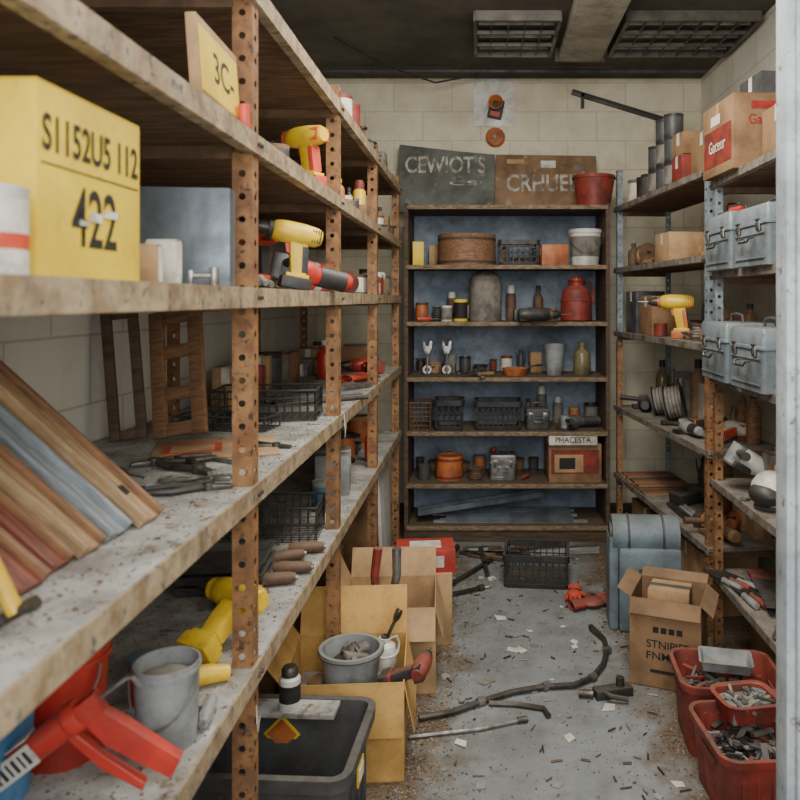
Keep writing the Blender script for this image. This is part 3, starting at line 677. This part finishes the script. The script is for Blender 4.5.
for k in range(170):
    x,y=rnd(-.25,.68),rnd(2.1,4.5); L=rnd(.01,.04)
    b.cyl((0,0,0),(L,0,0),rnd(.0015,.004),random.choice([m_dsteel,m_blk,m_grey,m_brn]),seg=6,M=T(x,y,.004)@RZ(rnd(0,360)))
b.done(ground=True)
b=B('grey_equipment_case')
b.box((.03,0,.18),(.27,.2,.36),m_case,bev=.02); b.cyl((-.13,0,.40),(.16,0,.40),.085,m_case,seg=28); b.cyl((-.14,0,.40),(-.13,0,.40),.05,m_dgr,seg=24)
b.box((-.125,0,.2),(.04,.15,.40),m_case,bev=.012); b.torus((0,0,0),.087,.005,m_dgr,T(-.06,0,.40)@RY(90)); b.torus((0,0,0),.087,.005,m_dgr,T(.09,0,.40)@RY(90))
b.tube([(-.05,-.105,.28),(-.05,-.13,.26),(-.05,-.13,.1),(-.05,-.105,.08)],.009,m_dgr,8); b.box((.05,-.102,.18),(.14,.006,.2),m_dgr,bev=.003); b.box((.05,-.106,.24),(.1,.003,.04),m_blk)
b.done((.74,3.52,0),(0,0,-4),sc=1.04)
o=cardbox('open_cardboard_box',.27,.25,.34,m_card3,(.755,3.04,0),-22,True,(158,70,60,130),fl=.24)
text(o,'STNIPIES',.16,.03,m_ink,(.01,-.1262,.17),FY,.01); text(o,'FNMNIS',.16,.03,m_ink,(.01,-.1262,.125),FY,.01)
b=B('print_marks')
for k in range(4): b.box((-.045+.03*k,0,0),(.022,.0008,.022),m_ink)
b.box((.01,0,-.16),(.15,.0008,.012),m_ink)
q=b.done((.01,-.1262,.225),ground=False); q.parent=o
b=B('packing_rags'); b.box((0,0,.12),(.24,.2,.24),m_card3,bev=.01); b.done((.755,3.04,.006),(0,0,-22))
cardbox('small_carton',.16,.12,.10,m_card,(.76,3.05,.25),-22,tape=m_dgr)
BF=[m_dgr,m_stone,m_dgr,m_dsteel,m_blk,m_dred,m_grey]
bin_('red_parts_bin',.33,.27,.24,m_dred,(.84,2.60,0),-4,fill=BF,n=90)
bin_('red_parts_bin',.28,.31,.22,m_dred,(.81,2.27,0),4,fill=BF,n=120)
bin_('red_tool_tray',.17,.14,.06,m_dred,(.82,2.35,.2206),10,tp=.01,rib=False,fill=[m_stone,m_grey,m_dgr],n=40)
b=B('steel_tool_tray'); b.rr(.17,.12,.01,[(-.01,0),(0,.035),(.004,.035),(-.004,.033),(-.014,.006)],m_grey)
b.done((.84,2.61,.2406),(0,0,-14))

def debris(name,n,xf,yr,z,mats_,smin,smax):
    b=B(name)
    idx=[b.mi(m) for m in mats_]
    for k in range(n):
        x=max(-1.1,xf()); y=rnd(*yr); s=rnd(smin,smax)*(1 if random.random()<.95 else 1.8); a=rnd(0,6.28); h=s*rnd(.2,.7)
        pts=[(x+s*math.cos(a+t)*rnd(.5,1.2),y+s*math.sin(a+t)*rnd(.5,1.2)) for t in (0,1.6,3.1,4.7)]
        lo=[b.bm.verts.new((p[0],p[1],z+.0002)) for p in pts]; hi=[b.bm.verts.new((p[0]*.8+x*.2,p[1]*.8+y*.2,z+h)) for p in pts]
        i=random.choice(idx); fs=[b.bm.faces.new(hi)]+[b.bm.faces.new((lo[j],lo[(j+1)%4],hi[(j+1)%4],hi[j])) for j in range(4)]
        for f in fs: f.material_index=i
    return b.done(ground=False)
def fx():
    if random.random()<.2: return rnd(-.3,.75)
    return random.choice([-.28+abs(random.gauss(0,.11)),-.28+abs(random.gauss(0,.11)),.85-abs(random.gauss(0,.14))])
debris('floor_debris',12000,fx,(1.9,4.65),0,[m_stone,m_card3,m_dwood,m_brn,m_stone,m_dgr,m_dwood,m_grey,m_twood],.0015,.0052)
debris('wood_chips',2200,lambda:LX-abs(random.gauss(.0,.2))-.01,(.8,3.4),Z3,[m_card3,m_stone,m_dwood,m_brn],.0012,.0036)
debris('wood_chips',2200,lambda:LX-rnd(.01,.4),(1.1,3.4),Z4,[m_card3,m_stone,m_dwood,m_brn],.0013,.004)

# ------------------------------------------------------------------ BACK UNIT items
def sign(name,m,poly,loc,rot):
    b=B(name); b.prism(poly,-.01,.01,m,bev=.002); return b.done(loc,rot)
o=sign('weathered_sign_board',m_sgn1,[(-.335,0),(.33,0),(.335,.40),(.1,.42),(-.31,.47)],(-.24,5.10,ZB[0]),(-8,0,0))
text(o,"CEWIOT'S",.54,.12,m_wink,(0,-.0108,.33),FY,.016); text(o,'CSI',.22,.03,m_wink,(.14,-.0108,.20),FY,.0)
o=sign('weathered_sign_board',m_sgn2,[(-.34,0),(.34,0),(.345,.39),(-.335,.40)],(.435,5.09,ZB[0]),(-9,0,0))
text(o,'CRHUEL',.48,.12,m_wink,(-.02,-.0108,.20),FY,.016)
b=B('sticker_remnants'); b.box((0,0,0),(.1,.001,.05),m_paper); b.box((.2,0,-.02),(.06,.001,.03),m_stone); b.box((-.22,0,.02),(.12,.001,.03),m_card); q=b.done((.02,-.0108,.33),ground=False); q.parent=o
bucket('red_pot',.135,.2,m_dred,(.72,4.84,ZB[0]),handle=False,k=.75)
yb=4.84; PB=lambda u,v:(u,v)
cardbox('yellow_carton',.07,.06,.15,m_ybox,(-.40,yb,ZB[1]),8); drum('wooden_drum',.185,.20,m_bwood,m_dwood,(-.09,4.90,ZB[1]))
crate('black_plastic_crate',.24,.2,.16,m_blk,(.24,4.84,ZB[1]),0); cardbox('orange_carton',.17,.14,.13,m_ora,(.46,4.84,ZB[1]),6)
bucket('white_bucket',.105,.23,m_wht,(.665,4.84,ZB[1]),label=m_stone)
stock(PB,.12,.54,5.05,ZB[1],.26,0)
stock(PB,-.45,-.30,5.05,ZB[1],.26,0)
screwdriver('screwdriver',(-.40,4.78,ZB[2]),(0,0,20),m_redo); pliers('pliers',(-.28,4.86,ZB[2]),(0,0,150),m_blk)
stock(PB,-.44,-.10,5.04,ZB[2],.22,0); stock(PB,.16,.48,5.04,ZB[2],.24,0)
can('yellow_tin',.045,.14,m_ybox,(-.13,4.86,ZB[2]),label=m_ink); can('small_tin',.035,.10,m_wht,(-.215,4.80,ZB[2]),label=m_stone)
b=B('canvas_covered_jug'); b.lathe([(0,0),(.1,0),(.105,.02),(.105,.24),(.09,.29),(.04,.32),(.0,.325)],m_stone,seg=24); b.tube([(-.06,0,.3),(-.04,0,.335),(.04,0,.335),(.06,0,.3)],.007,m_dgr,8); b.done((.03,4.90,ZB[2]))
drill('cordless_drill',(.30,4.84,ZB[2]),(88,0,10),m_blk,m_dgr,1.3)
jug('red_kettle',.10,.29,m_dred,(.61,4.86,ZB[2]),25,m_redo,False)
for x in (-.345,-.22):
    b=B('hanging_spanner'); b.tube([(0,0,0),(0,0,.15)],[.010,.008],m_steel,8); b.prism([(-.012,.13),(.012,.13),(.03,.17),(.03,.215),(.014,.215),(.012,.18),(-.012,.18),(-.014,.215),(-.03,.215),(-.03,.17)],-.007,.007,m_steel,bev=.002); b.torus((0,0,.0),.022,.008,m_wht,T(0,0,.03)@RX(90)); b.done((x,4.88,ZB[3]),(-8,0,0))
stock(PB,-.44,.42,5.05,ZB[3],.2,0); toolscatter([(-.06,4.84),(.08,4.80),(-.14,4.92)],ZB[3])
pan('orange_pan',.085,m_ora,(.22,4.86,ZB[3]),20); b=B('steel_funnel'); b.lathe([(.045,0),(.05,.02),(.07,.2),(.066,.2),(.046,.02),(.04,0),(.045,0)],m_grey,seg=24); b.done((.47,4.86,ZB[3]))
bottle('olive_jar',.055,.21,m_olive,m_olive,(.65,4.88,ZB[3]))
wirebasket('wire_basket',.13,.2,.17,(-.38,4.84,ZB[4]),0,m_brn,r=.0025); crate('black_plastic_basket',.17,.2,.19,m_blk,(-.20,4.84,ZB[4]),0); crate('black_plastic_crate',.28,.22,.18,m_blk,(.11,4.86,ZB[4]),0)
toolbox('cast_metal_box',.15,.14,.13,m_dgr,(.36,4.84,ZB[4]),0); grinder('angle_grinder',(.62,4.84,ZB[4]),(0,0,190),m_dgr,m_blk,1.1); stock(PB,.28,.76,5.05,ZB[4],.25,0)
drum('orange_pot',.085,.15,m_ora,m_dred,(-.20,4.86,ZB[5])); toolbox('silver_lunch_box',.17,.14,.16,m_steel,(.14,4.86,ZB[5]),0)
can('small_tin',.04,.09,m_dgr,(-.36,4.84,ZB[5])); stock(PB,-.44,.38,5.06,ZB[5],.22,0); spool('wire_spool',.05,.08,m_brn,m_dwood,(-.03,4.80,ZB[5])); screwdriver('screwdriver',(.26,4.80,ZB[5]),(0,0,60),m_dred,.13)
b=B('printed_carton'); b.box((0,0,.12),(.33,.24,.24),m_card3,bev=.003); b.box((0,-.1206,.13),(.30,.001,.15),m_dred); b.box((-.04,-.1213,.12),(.18,.001,.11),m_card); b.box((-.05,-.122,.12),(.1,.001,.07),m_ink); b.done((.585,4.86,ZB[5]),(0,0,2))
b=B('printed_carton'); b.box((0,0,.033),(.3,.2,.066),m_paper,bev=.003); b.box((0,0,.0665),(.3,.2,.003),m_card3); o=b.done((.57,4.80,ZB[5]+.2408),(0,0,1)); text(o,'PHACESTA',.22,.035,m_ink,(0,-.1012,.033),FY,.01)
b=B('steel_channel_bars')
for k in range(6):
    b.box((rnd(-.05,.05),-.13+.05*k,.015),(.95+rnd(-.15,.1),.04,.012),random.choice([m_galv,m_grey,m_gwood]),RZ(rnd(-1,1)),bev=.002); b.box((0,-.15+.05*k,.03),(.8,.004,.03),m_galv)
b.done((.18,4.92,ZB[6]))
b=B('leaning_steel_channel'); b.box((0,0,0),(.8,.09,.012),m_galv,bev=.002); b.box((0,.045,.015),(.8,.006,.03),m_galv); b.box((0,-.045,.015),(.8,.006,.03),m_galv); b.done((-.0,4.84,ZB[6]+.046),(0,-7,6))
rods('metal_offcuts',5,.4,(.52,4.52,0),8,[m_dsteel,m_grey],.012,.1)
b=B('wood_offcuts')
for k in range(12): b.box((rnd(-.4,.3),rnd(-.16,.08),.012),(rnd(.10,.3),.03,.018),random.choice([m_gwood,m_bwood,m_dwood,m_dsteel]),RZ(rnd(-35,35)))
b.done((.05,4.56,0))

# ------------------------------------------------------------------ WALL / CEILING items
b=B('wall_notice_board'); b.box((0,0,0),(.28,.012,.33),m_wht,bev=.002); b.done((.09,YB-.006,2.86),ground=False)
b=B('alarm_horn'); b.box((0,0,.02),(.1,.05,.13),m_blk,RY(12),bev=.012); b.lathe([(.02,0),(.03,.03),(.05,.06),(.045,.06),(.02,.02)],m_ora,T(.0,-.02,.05)@RX(90)); b.box((0,-.03,-.02),(.06,.006,.03),m_redo,RY(12)); b.done((.10,YB-.038,2.79),ground=False)
b=B('orange_alarm_bell'); b.lathe([(0,0),(.065,0),(.068,.015),(.055,.035),(.02,.048),(0,.05)],m_ora,RX(90),28); b.cyl((0,-.045,0),(0,-.06,0),.012,m_dsteel); b.done((.10,YB,2.62),ground=False)
b=B('wall_bracket_bar'); b.box((0,0,0),(.78,.03,.035),m_blk,RY(17),bev=.004); b.box((-.3,.0,.05),(.02,.03,.1),m_blk); b.done((1.0,YB-.016,2.82),ground=False)
m_lou=mat('aged_white_metal',(112,107,98),(88,84,76),.5,.2,8,.05,0)
m_tube=mat('unlit_fluorescent_tube',(160,162,156),None,.3,0,6,0,0)
for nm,x0,x1 in (('fluorescent_ceiling_fixture',-.03,.42),('fluorescent_ceiling_fixture',.78,1.48)):
    b=B(nm); y0,y1=4.02,4.62; zt=ZC-.001; zb=ZC-.055
    for y in (y0,y1): b.box(((x0+x1)/2,y,(zt+zb)/2),(x1-x0,.02,zt-zb),m_lou)
    for x in (x0,x1): b.box((x,(y0+y1)/2,(zt+zb)/2),(.02,y1-y0,zt-zb),m_lou)
    b.box(((x0+x1)/2,(y0+y1)/2,zt-.004),(x1-x0,y1-y0,.006),m_blk)
    for y in (4.12,4.32,4.52): b.cyl((x0+.02,y,zb+.028),(x1-.02,y,zb+.028),.013,m_tube)
    n=int((x1-x0)/.09)
    for k in range(1,n): b.box((x0+(x1-x0)*k/n,(y0+y1)/2,zb+.008),(.003,y1-y0,.016),m_lou)
    for y in (4.22,4.42): b.box(((x0+x1)/2,y,zb+.01),(x1-x0,.012,.02),m_lou)
    b.done(ground=False)
m_duct=mat('painted_duct',(188,184,170),(160,154,140),.6,0,6,.05,0)
b=B('ceiling_duct'); b.box((.60,3.6,ZC-.041),(.26,2.05,.08),m_duct,bev=.01); b.box((.60,4.62,ZC-.041),(.30,.02,.082),m_lou); b.done(ground=False)
b=B('ceiling_cable'); b.tube([(-.85,4.4,ZC-.01),(-.6,4.8,ZC-.05),(-.3,5.0,ZC-.10),(-.05,5.05,ZC-.04),(.0,5.1,ZC-.005)],.006,m_blk,6); b.done(ground=False)
b=B('ceiling_pipe'); b.cyl((-1.1,4.98,ZC-.03),(1.48,4.98,ZC-.03),.014,m_dgr); b.done(ground=False)

# ------------------------------------------------------------------ RIGHT NEAR items
o=cardbox('red_printed_carton',.34,.34,.29,m_card3,(1.135,3.11,ZR[0]),3,tape=m_card)
text(o,'Gaceur',.14,.04,m_rink,(-.04,-.1715,.19),FY,.012); text(o,'Gaceur',.18,.05,m_paper,(-.1725,0,.12),FXN,.012)
b=B('carton_print'); b.box((0,0,0),(.16,.0008,.03),m_rink); b.box((.05,0,-.08),(.12,.0008,.05),m_dred); q=b.done((-.02,-.1713,.245),ground=False); q.parent=o
b=B('side_print'); b.box((0,0,0),(.0008,.30,.15),m_dred); b.box((-.0003,.02,.11),(.0008,.1,.04),m_paper); q=b.done((-.1711,0,.115),ground=False); q.parent=o
cardbox('dark_red_carton',.16,.2,.10,m_dgr,(1.18,3.11,ZR[0]+.295),5); cardbox('storage_carton',.3,.28,.2,m_card3,(1.22,2.75,ZR[0]),0)
for z,h,x in ((ZR[1],.225,1.06),(ZR[2],.235,1.045)):
    toolbox('metal_toolbox',.33,.2,h,m_tbx,(x,3.10,z),-90)
    toolbox('metal_toolbox',.31,.2,h*.96,m_tbx,(x+.01,2.75,z),-88)
screwdriver('screwdriver',(1.03,3.0,ZR[1]+.226),(0,0,100),m_red,.18); pliers('pliers',(1.06,3.12,ZR[1]+.262),(0,0,80),m_blk,.9)
stock(PL,2.4,3.2,1.36,ZR[1],.25,90,.16,'ccbf'); stock(PL,2.4,3.2,1.36,ZR[2],.3,90,.16,'ccbf')
grinder('circular_sander',(1.10,3.10,ZR[3]),(0,-30,170),m_wht,m_blk,1.2)
b=B('white_respirator_helmet'); b.ball((0,0,.07),(.075,.085,.07),m_wht); b.ball((-.03,-.02,.06),(.06,.075,.045),m_blk); b.lathe([(.0,0),(.06,0),(.065,.01),(.05,.02),(0,.02)],m_dgr); b.done((1.08,2.82,ZR[3]))
cardbox('storage_carton',.2,.3,.16,m_card,(1.33,3.02,ZR[3]),4); cardbox('white_carton',.16,.14,.07,m_paper,(1.33,3.05,ZR[3]+.165),8)
drill('cordless_drill',(1.08,2.55,ZR[3]),(85,0,60),m_dred,m_blk,1.0)
cardbox('small_carton',.10,.12,.13,m_card3,(1.20,2.96,ZR[3]),6); stock(PL,3.0,3.2,1.20,ZR[3],.26,90,.1,'cc')
wrench('wrench',(1.02,2.94,ZR[3]),(0,0,10),.12); screwdriver('screwdriver',(1.2,2.66,ZR[3]),(0,0,80),m_red); stock(PL,2.4,2.85,1.33,ZR[3],.2,90)
b=B('jigsaw'); b.box((0,0,.01),(.18,.08,.006),m_steel,bev=.002); b.box((0,0,.06),(.2,.06,.07),m_grey,bev=.015); b.tube([(-.08,0,.08),(-.07,0,.14),(.05,0,.15),(.08,0,.09)],.014,m_dgr,10); b.cyl((.08,0,.05),(.08,0,.0),.01,m_dsteel); b.done((1.10,2.68,ZR[4]),(0,0,60),sc=1.3)
for k in range(9): chisel('metal_file',(1.04+.035*(k%5),2.86+.17*(k//5),ZR[4]),(0,0,96+3*k),random.choice([m_dred,m_blk,m_dgr,m_grey]),.24)
b=B('hand_saw'); b.prism([(-.2,0),(.1,-.03),(.1,.07),(-.2,.03)],-.001,.001,m_steel,RX(90)); b.prism([(.1,-.03),(.17,-.04),(.2,.02),(.16,.08),(.1,.07)],-.01,.01,m_dred,RX(90),bev=.004); b.done((1.10,2.98,ZR[4]+.032),(0,0,75))
cardbox('storage_carton',.2,.25,.2,m_grey,(1.34,2.65,ZR[4]),0); cardbox('storage_carton',.3,.4,.28,m_card3,(1.27,2.95,0),0); stock(PL,2.85,3.2,1.36,ZR[4],.26,90,.14,'cbfa')
# ------------------------------------------------------------------ RIGHT FAR items
PF=lambda u,v:F(v,u,0)[:2]
z=ZF[0]
for k,(lx,ly) in enumerate(((.07,.60),(.07,.73),(.07,.86),(.20,.66),(.20,.80),(.07,.99))):
    can('black_paint_can',.054,.13,m_blk,F(lx,ly,z),label=m_dgr if k%2 else m_stone)
    if k<5: can('black_paint_can',.054,.13,m_blk,F(lx,ly,z+.132),label=m_stone if k%2 else m_dgr)
    if k<2: can('black_paint_can',.050,.12,m_blk,F(lx,ly+.02,z+.264),label=m_dgr)
cardbox('red_small_carton',.14,.14,.13,m_dred,F(.09,.44,z),FA); cardbox('red_small_carton',.13,.13,.11,m_card3,F(.09,.44,z+.135),FA+4)
cardbox('storage_carton',.26,.26,.2,m_card3,F(.18,.20,z),FA); can('paint_can',.06,.14,m_dsteel,F(.1,1.15,z)); can('paint_can',.06,.15,m_stone,F(.1,1.32,z),label=m_paper)
stock(PF,.95,1.4,.27,z,.2,FA)
z=ZF[1]
cardbox('storage_carton',.2,.22,.15,m_card,F(.12,.66,z),FA); drill('cordless_drill',F(.09,.32,z),(86,0,100),m_brn,m_tan,1.1)
bottle('brown_bottle',.035,.15,m_brn,m_dwood,F(.08,1.34,z)); spool('tan_tape_spool',.065,.06,m_tan,m_brn,F(.09,1.18,z),(80,0,20)); glove('leather_glove',m_tan,F(.09,.95,z),(0,0,80)); stock(PF,.15,1.4,.28,z,.30,FA); stock(PF,.08,.20,.09,z,.14,FA,.08,'ab'); stock(PF,.80,1.08,.17,z,.18,FA,.1,'cc')
z=ZF[2]
drill('cordless_drill',F(.07,.60,z),(0,0,160),m_yel,m_ora,1.15); cardbox('dark_carton',.18,.22,.22,m_card3,F(.14,1.02,z),FA); cardbox('dark_carton',.18,.2,.25,m_dgr,F(.14,1.30,z),FA); can('small_tin',.035,.07,m_dred,F(.07,.82,z)); pliers('pliers',F(.12,.20,z),(0,0,70),m_blk); stock(PF,.15,.85,.28,z,.32,FA); stock(PF,.26,.46,.10,z,.16,FA,.08,'dga')
z=ZF[3]
grinder('angle_grinder',F(.12,1.26,z),(0,0,80),m_dgr,m_blk,1.1)
drill('cordless_drill',F(.09,.56,z),(86,0,95),m_ora,m_blk,1.1); drill('cordless_drill',F(.09,.22,z),(80,0,110),m_wht,m_redo,1.0)
stock(PF,.1,1.4,.29,z,.36,FA,.13,'cccbfa')
for ly,rr_ in ((.84,.1),(1.04,.085)):
    b=B('hose_reel'); b.lathe([(0,0),(rr_,0),(rr_,.008),(.05,.01),(.05,.09),(rr_,.092),(rr_,.1),(0,.1)],m_dgr)
    for k in range(4): b.torus((0,0,.022+.019*k),rr_*.78,.011,m_stone)
    b.done(F(.10,ly,z),(78,0,70))
grinder('angle_grinder',F(.07,.40,z),(0,0,100),m_grey,m_dsteel,.9)
z=ZF[4]
for k in range(9):
    b=B('wooden_slat'); b.box((0,0,.008),(.32,.05,.012),random.choice([m_bwood,m_dwood,m_rwood,m_tan]),bev=.002); b.done(F(.17,1.40-.06*k,z),(0,0,FA+rnd(-1,1)))
for k in range(5):
    b=B('wooden_slat'); b.box((0,0,.008),(.30,.05,.012),random.choice([m_bwood,m_dwood,m_rwood]),bev=.002); b.done(F(.17,1.36-.075*k,z+.0148),(0,0,FA+rnd(-6,6)))
drill('cordless_drill',F(.09,.72,z),(86,0,110),m_dgr,m_blk,1.2); drill('cordless_drill',F(.10,.38,z),(86,0,60),m_ora,m_blk,1.1)
grinder('angle_grinder',F(.12,.14,z),(0,0,100),m_tan,m_brn,1.1); stock(PF,.1,.8,.30,z,.36,FA,.13,'cccbf'); rods('metal_offcuts',4,.3,F(.1,.56,z),95,[m_dsteel,m_grey],.012,.08)
cardbox('storage_carton',.3,.5,.3,m_card3,F(.19,1.0,0),FA); cardbox('storage_carton',.28,.4,.30,m_card,F(.20,.42,0),FA)

# ------------------------------------------------------------------ lights / camera
def area(name,loc,rot,sx,sy,p,col):
    l=bpy.data.lights.new(name,'AREA'); l.shape='RECTANGLE'; l.size=sx; l.size_y=sy; l.energy=p; l.color=col
    o=bpy.data.objects.new(name,l); scene.collection.objects.link(o); o.location=loc; o.rotation_euler=[R(a) for a in rot]; return o
area('aisle_fill',(.22,2.45,2.70),(20,0,0),.6,1.6,50,(1,.95,.86))  # added fill, out of view over the aisle, tilted to brighten the back unit
area('doorway_daylight',(.15,-.45,2.0),(78,0,0),1.8,1.4,62,(.98,.99,1))
area('overhead_area_near',(-.1,.9,2.99),(0,0,0),.7,.7,18,(1,.98,.94))  # downward area light near the camera; no fixture is modelled for it
w=bpy.data.worlds.new('world'); scene.world=w; w.use_nodes=True
w.node_tree.nodes['Background'].inputs[0].default_value=(.95,.98,1,1); w.node_tree.nodes['Background'].inputs[1].default_value=.5
cam=bpy.data.cameras.new('camera'); co=bpy.data.objects.new('camera',cam); scene.collection.objects.link(co)
co.location=(0,0,1.5); co.rotation_euler=(R(90),0,0)
cam.sensor_width=36; cam.lens=34.2; cam.shift_x=-.101; cam.shift_y=-.125; cam.clip_start=.05
cam.dof.use_dof=True; cam.dof.focus_distance=3.1; cam.dof.aperture_fstop=4.5
scene.camera=co
